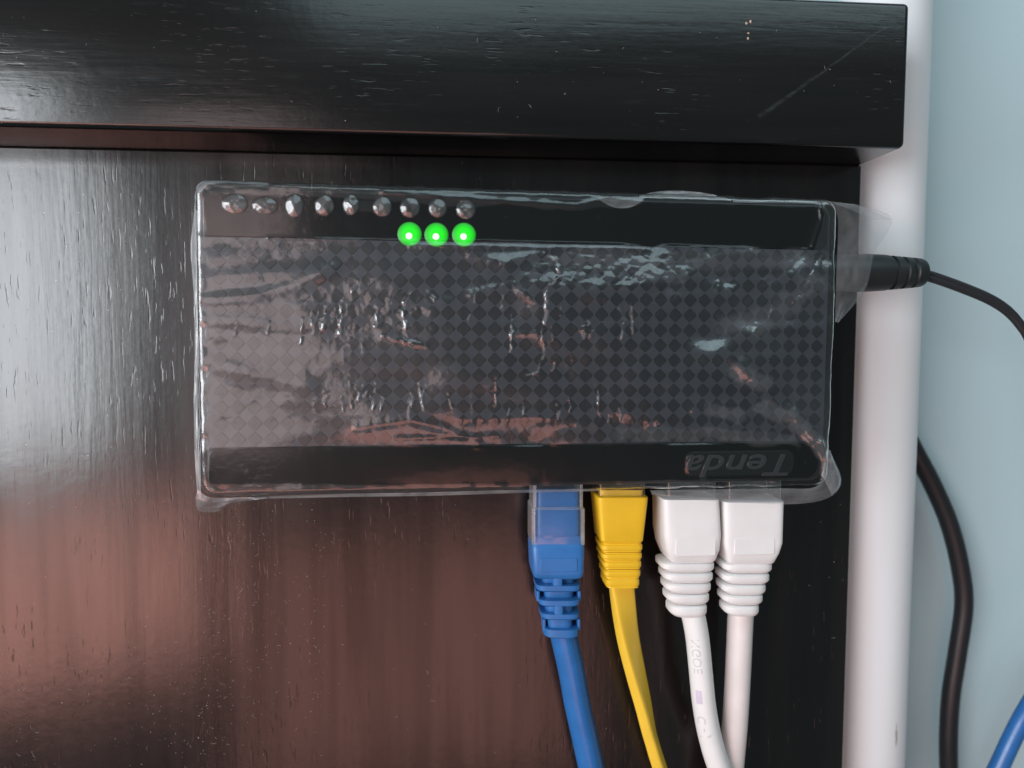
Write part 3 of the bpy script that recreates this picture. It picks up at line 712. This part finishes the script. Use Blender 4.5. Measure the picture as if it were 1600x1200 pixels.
kid('boot', loft(secs([(838, 836, 909, 4.4, 9), (854, 832, 914, 5.3, 10), (858, 831.5, 914.5, 5.5, 10), (896, 833, 913.5, 5.5, 10), (903, 834.5, 912, 5.3, 9), (905, 838, 909, 4.8, 8)])), M['blue'], bl)
front_plate(844, 902, 873, 893, YC - 0.0055, 0.00016, M['blue'], bl, 'grip_plate')
kid('boot_core', loft(secs([(900, 847, 899, 2.9, 5), (940, 852, 897, 2.8, 4), (990, 858, 896, 2.8, 3)])), M['blue'], bl)
for (y0, y1, l, r, hd, e) in ((915, 925, 838.5, 909, 5.0, 5.5), (938, 948, 842.5, 908.5, 4.7, 5), (959.5, 969, 846, 908, 4.4, 4.4), (984, 998, 850.5, 907.5, 4.0, 3.4)):
    m = (y0 + y1) / 2; c = (l + r) / 2; hw = (r - l) / 2
    kid('boot_ring', loft(secs([(y0, c - hw * .93, c + hw * .93, hd * .93, e), (y0 + 1.2, c - hw, c + hw, hd, e), (y1 - 1.5, c - hw * .985, c + hw * .985, hd * .985, e), (y1, c - hw * .90, c + hw * .90, hd * .90, e)])), M['blue'], bl)
for (y0, y1, l, r, hd) in ((904, 916, 864, 880, 5.0), (947, 960.5, 866, 881, 4.5)):
    kid('boot_bridge', loft(secs([(y0, l, r, hd, 8), (y1, l, r, hd * .97, 8)]), 24), M['blue'], bl)
for (y0, y1, l, r, hd) in ((924, 939, 838.5, 844, 2.6), (924, 939, 903, 908, 2.6), (968, 985, 848.5, 853, 2.2), (968, 985, 902.5, 907, 2.2)):
    kid('boot_bridge', loft(secs([(y0, l, r, hd, 8), (y1, l, r, hd, 8)]), 24), M['blue'], bl)
cord([(879, 985), (882, 1000), (893, 1050), (902, 1100), (913, 1150), (924, 1200), (940, 1270), (962, 1360)], YC + 0.001, 0.00325, M['bluecord'], bl)

# yellow, flat
ye = cable('network_cable', 'flat yellow network cable twisting below its ribbed boot', P(970, 764, YC))
kid('plug', loft(secs([(750, 936, 1009, 4.4, 14), (780, 936, 1009, 4.4, 14)])), M['clear'], ye, 30)
kid('plug_core', loft(secs([(766, 939, 1006, 3.6, 10), (782, 939, 1006, 3.6, 10)])), M['yellowcord'], ye, 30)
kid('boot', loft(secs([(777, 935.5, 1013.5, 5.2, 11), (778.5, 934.5, 1014.5, 5.4, 11), (846, 940, 1006.5, 5.1, 10), (848, 942, 1004.5, 4.8, 9), (850, 943, 1003.5, 4.6, 9)])), M['yellow'], ye)
rr = [(856.5, 940.5, 1006, 5.0, 8, 13.2), (870, 942, 1005, 4.8, 8, 12.2), (883, 944, 1004, 4.6, 8, 13.0), (897, 945.5, 1002.5, 4.4, 8, 13.2), (911.5, 947.5, 1001, 4.2, 7, 15.5)]
for r_ in rr: kid('boot_rib', loft(secs(ribbed([r_], 0.94))), M['yellow'], ye)
def flat_prof(a):
    ca, sa = math.cos(a), math.sin(a); e = 5
    return math.copysign(abs(ca) ** (2 / e), ca) * 1.0, math.copysign(abs(sa) ** (2 / e), sa) * 0.50
cord([(970, 905), (972, 925), (976, 960), (982, 1000), (993, 1050), (1005, 1100), (1016, 1150), (1031, 1200), (1058, 1280), (1090, 1360)], YC, 0.0030, M['yellowcord'], ye,
     prof=flat_prof, twist=lambda t: R(8 + 66 * min(1, max(0, (t - 0.06) / 0.62))))

# two white ones
def white_cable(label, hood, ribs, plate, ph, pts, y, r, cordmat):
    o = cable('network_cable', label, P((hood[0][1] + hood[0][2]) / 2, 764, YC))
    kid('plug', loft(secs([(750, hood[0][1] + 5, hood[0][2] - 5, 4.3, 14), (hood[0][0] + 4, hood[0][1] + 5, hood[0][2] - 5, 4.3, 14)])), M['clear'], o, 30)
    kid('boot', loft(secs(hood)), M['white'], o, 35)
    front_plate(*plate, YC - ph * 0.001, 0.00012, M['white'], o, 'grip_plate')
    for rb in ribs: kid('boot_rib', loft(secs(ribbed([rb], 0.82))), M['white'], o)
    return o, cord(pts, y, r, M[cordmat], o)[1]
w2, p2 = white_cable('smooth white network cable, rightmost of the plugged cables, hanging straight down',
    [(784, 1133, 1227, 5.4, 10), (785.5, 1132, 1228, 5.7, 10), (850, 1133, 1226, 5.8, 10), (866, 1136, 1221, 5.6, 9), (880, 1139, 1213, 5.0, 8), (882, 1142, 1210, 4.6, 7)],
    [(888, 1134, 1212, 4.9, 4.5, 16), (905, 1133, 1208, 4.7, 4.2, 16), (922, 1133, 1202.5, 4.5, 3.8, 16), (938, 1134, 1198, 4.3, 3.4, 15), (955, 1136, 1192, 4.0, 3.0, 17)],
    (1148, 1210, 842, 866), 5.75, [(1160, 950), (1157, 965), (1153, 1050), (1148, 1133), (1142, 1200), (1136, 1270), (1132, 1360)], YC + 0.0035, 0.0032, 'pinkcord')
w1, p1 = white_cable('white network cable with faint grey print, curving between the yellow and the straight white one',
    [(780, 1038, 1125, 5.4, 10), (781.5, 1037, 1126.5, 5.8, 10), (838, 1039, 1130, 6.2, 9), (860, 1042, 1128, 6.0, 8), (876, 1047, 1122, 5.3, 7), (880, 1050, 1118, 4.8, 6)],
    [(887, 1037, 1121, 5.0, 4.5, 16), (903.5, 1041, 1119, 4.8, 4.2, 16), (920, 1043.5, 1116, 4.6, 3.8, 16), (937, 1046, 1113.5, 4.4, 3.4, 16), (956, 1050, 1110, 4.1, 3.0, 19)],
    (1056, 1118, 840, 868), 6.05, [(1081, 955), (1085, 970), (1090, 1000), (1095, 1050), (1100, 1100), (1109, 1150), (1124, 1200), (1150, 1260), (1190, 1350)], YC - 0.0005, 0.0029, 'whitecord')
# print running down the jacket
def wrap_print(body, t0, ang, size, mat, par, name):
    me = text_mesh(body, size, 0.0); fr = frames(p1); L = [0]
    for a, b in zip(p1[:-1], p1[1:]): L.append(L[-1] + (b - a).length)
    mn = min(v.co.x for v in me.vertices)
    for v in me.vertices:
        s = t0 + (v.co.x - mn) * 1.05; k = max(i for i in range(len(L)) if L[i] <= s); f = (s - L[k]) / (L[k + 1] - L[k])
        p = fr[k][0].lerp(fr[k + 1][0], f); _, t, sd, up = fr[k]
        th = ang + v.co.y / 0.0029; rr = 0.0029 + 0.00008
        v.co = p + sd * (math.sin(th) * rr) + up * (math.cos(th) * rr)
    return at_world(obj(name, me, mat), par)
sgn = 1 if frames(p1)[20][2].x > 0 else -1
wrap_print('NGOE', 0.0062, -sgn * R(28), 0.0030, M['ink'], w1, 'print')
wrap_print('C - J', 0.0258, -sgn * R(38), 0.0030, M['ink'], w1, 'print')
ptm = []
for i in range(7): ptm.append([])
def patch_on(path, s0, s1, a0, a1, r, mat, par, name):
    fr = frames(path); L = [0]
    for a, b in zip(path[:-1], path[1:]): L.append(L[-1] + (b - a).length)
    V, Fc = [], []; n, m = 10, 8
    for i in range(n + 1):
        s = s0 + (s1 - s0) * i / n; k = max(j for j in range(len(L)) if L[j] <= s); f = (s - L[k]) / (L[k + 1] - L[k])
        p = fr[k][0].lerp(fr[k + 1][0], f); _, t, sd, up = fr[k]
        for j in range(m + 1):
            th = a0 + (a1 - a0) * j / m; V.append(p + sd * math.sin(th) * r + up * math.cos(th) * r)
    for i in range(n):
        for j in range(m): q = i * (m + 1) + j; Fc.append((q, q + 1, q + m + 2, q + m + 1))
    return at_world(obj(name, pyd(name, V, Fc), mat, None, True), par)
patch_on(p1, 0.0192, 0.0226, -sgn * R(52), -sgn * R(22), 0.00294, M['lilac'], w1, 'smear')

# ------------------------------------------------------------------ power lead
YP = -0.0125
pw = empty('power_lead', Matrix.Translation(P(1320, 426, YP)))
tag(pw, 'thin black power lead with a round grooved plug at the right of the device', 'power lead')
def round_secs(rows):
    out = []
    for (px, yt, yb) in rows:
        a, b = P(px, yt, YP), P(px, yb, YP); c = (a + b) / 2; h = (a - b).length / 2
        out.append((c, Vector((0, h, 0)), Vector((0, 0, h)), 2))
    return out
kid('plug', loft(round_secs([(1290, 398, 454), (1330, 397, 456), (1352, 396.5, 456), (1380, 398, 454.5), (1386, 399, 453.5), (1387, 402, 450), (1391, 402, 450), (1392, 399.5, 453), (1403, 400.5, 452), (1404.5, 403, 449), (1407.5, 403, 449), (1409, 401, 451.5), (1419.5, 402, 450.5), (1421, 404, 448), (1423.5, 404, 448), (1425, 402.5, 450), (1437, 404, 448.5), (1441, 406, 446.5), (1442.5, 412, 441)])), M['black'], pw, 50)
for k, dy in enumerate((-3.4, 3.4)):
    cord([(1436, 428 + dy), (1450, 431 + dy), (1475, 439 + dy), (1510, 452 + dy), (1545, 467 + dy), (1572, 484 + dy), (1592, 505 + dy), (1608, 532 + dy), (1622, 590 + dy), (1630, 720 + dy), (1640, 900 + dy), (1660, 1100 + dy), (1700, 1400 + dy)], YP, 0.00088, M['blackcord'], pw)
# ------------------------------------------------------------------ cables behind
bc = obj('power_cable', tube(catmull([P(x, y, yy) for (x, y, yy) in [(1330, 520, .043), (1380, 610, .043), (1428, 702, .042), (1457, 757, .042), (1483, 818, .042), (1500, 885, .042), (1506, 945, .042), (1496, 1020, .042), (1486, 1085, .042), (1482, 1150, .042), (1483, 1220, .042), (1490, 1380, .042)]], 12), 0.0029, 24), M['blackcord'], smooth=True)
tag(bc, 'thick black power cable hanging against the blue wall beside the white pipe', 'power cable')
b2 = obj('network_cable', tube(catmull([P(x, y, .018) for (x, y) in [(1500, 1330), (1535, 1250), (1560, 1200), (1581, 1155), (1603, 1113), (1635, 1065), (1690, 1010), (1800, 950), (2000, 900), (2300, 880)]], 12), 0.0027, 24), M['bluecord'], smooth=True)
tag(b2, 'bright blue network cable crossing the lower right corner in front of the wall', 'network cable')

# ------------------------------------------------------------------ dust and lint
V, Fc = [], []
def speck(p, r):
    b = len(V); q = [Vector((rnd.uniform(.5, 1.4) * r, 0, 0)), Vector((0, 0, rnd.uniform(.5, 1.4) * r)), Vector((-rnd.uniform(.5, 1.4) * r, 0, 0)), Vector((0, 0, -rnd.uniform(.5, 1.4) * r))]
    for v in q: V.append(p + v)
    V.append(p + Vector((0, -r * 0.7, 0)))
    for i in range(4): Fc.append((b + i, b + (i + 1) % 4, b + 4))
def lint(p, L, r, vert):
    a = (math.pi / 2 if vert else rnd.uniform(0, 6.28)) + rnd.uniform(-.2, .2); c = rnd.uniform(-1.6, 1.6) * (0.3 if vert else 1.6); b = len(V); n = 6
    q = Vector(p)
    for i in range(n + 1):
        ww = r * (1 - abs(2 * i / n - 1) * 0.6); s = Vector((-math.sin(a), 0, math.cos(a)))
        V.extend([q + s * ww, q - s * ww, q + Vector((0, -ww, 0))])
        q = q + Vector((math.cos(a), 0, math.sin(a))) * (L / n); a += c / n
    for i in range(n):
        for k in range(3): l = (k + 1) % 3; Fc.append((b + 3 * i + k, b + 3 * i + l, b + 3 * i + 3 + l, b + 3 * i + 3 + k))
def scatter(n, box, y, sizes, plint=0.15, vert=0.5):
    for _ in range(n):
        px, py = rnd.uniform(box[0], box[2]), rnd.uniform(box[1], box[3]); p = P(px, py, y)
        if rnd.random() < plint: lint(p, rnd.uniform(.0005, .0018), rnd.uniform(.000015, .00003), rnd.random() < vert)
        else: speck(p, rnd.uniform(*sizes) * (1 if rnd.random() < .9 else 1.8))
yp = -0.00005
scatter(240, (0, 240, 820, 1200), yp, (.00004, .00009), 0.08, 0.4)
for (cx, cy, n, sx, sy) in ((250, 1060, 80, 60, 90), (330, 1050, 90, 14, 100), (390, 1000, 130, 30, 120), (490, 960, 90, 14, 110), (30, 1100, 70, 20, 90), (300, 1130, 70, 80, 50), (370, 830, 25, 12, 40), (960, 1060, 20, 60, 100), (1280, 850, 14, 30, 60)):
    for _ in range(n):
        px, py = rnd.gauss(cx, sx), rnd.gauss(cy, sy); p = P(px, py, yp)
        if rnd.random() < .12: lint(p, rnd.uniform(.0005, .0015), rnd.uniform(.000015, .00003), False)
        else: speck(p, rnd.uniform(.00004, .00011))
scatter(60, (0, 10, 1400, 195), LEDGE_Y - 0.00005, (.00003, .00009), 0.2, 0.3)
du = obj('dust', pyd('dust', V, Fc), M['dust']); tag(du, 'pale dust specks and lint on the dark wood', kind='stuff')
V, Fc = [], []
for (x, y, r) in ((1166, 36, .00035), (1173, 33, .0004), (1170, 52, .0004), (1169, 60, .0003)): speck(P(x, y, LEDGE_Y - 0.0), r)
ch = at_world(obj('glint_fleck', pyd('glint_fleck', V, Fc), M['glint']), desk)  # pale flecks modelled in place of a lamp's small glints on the edge
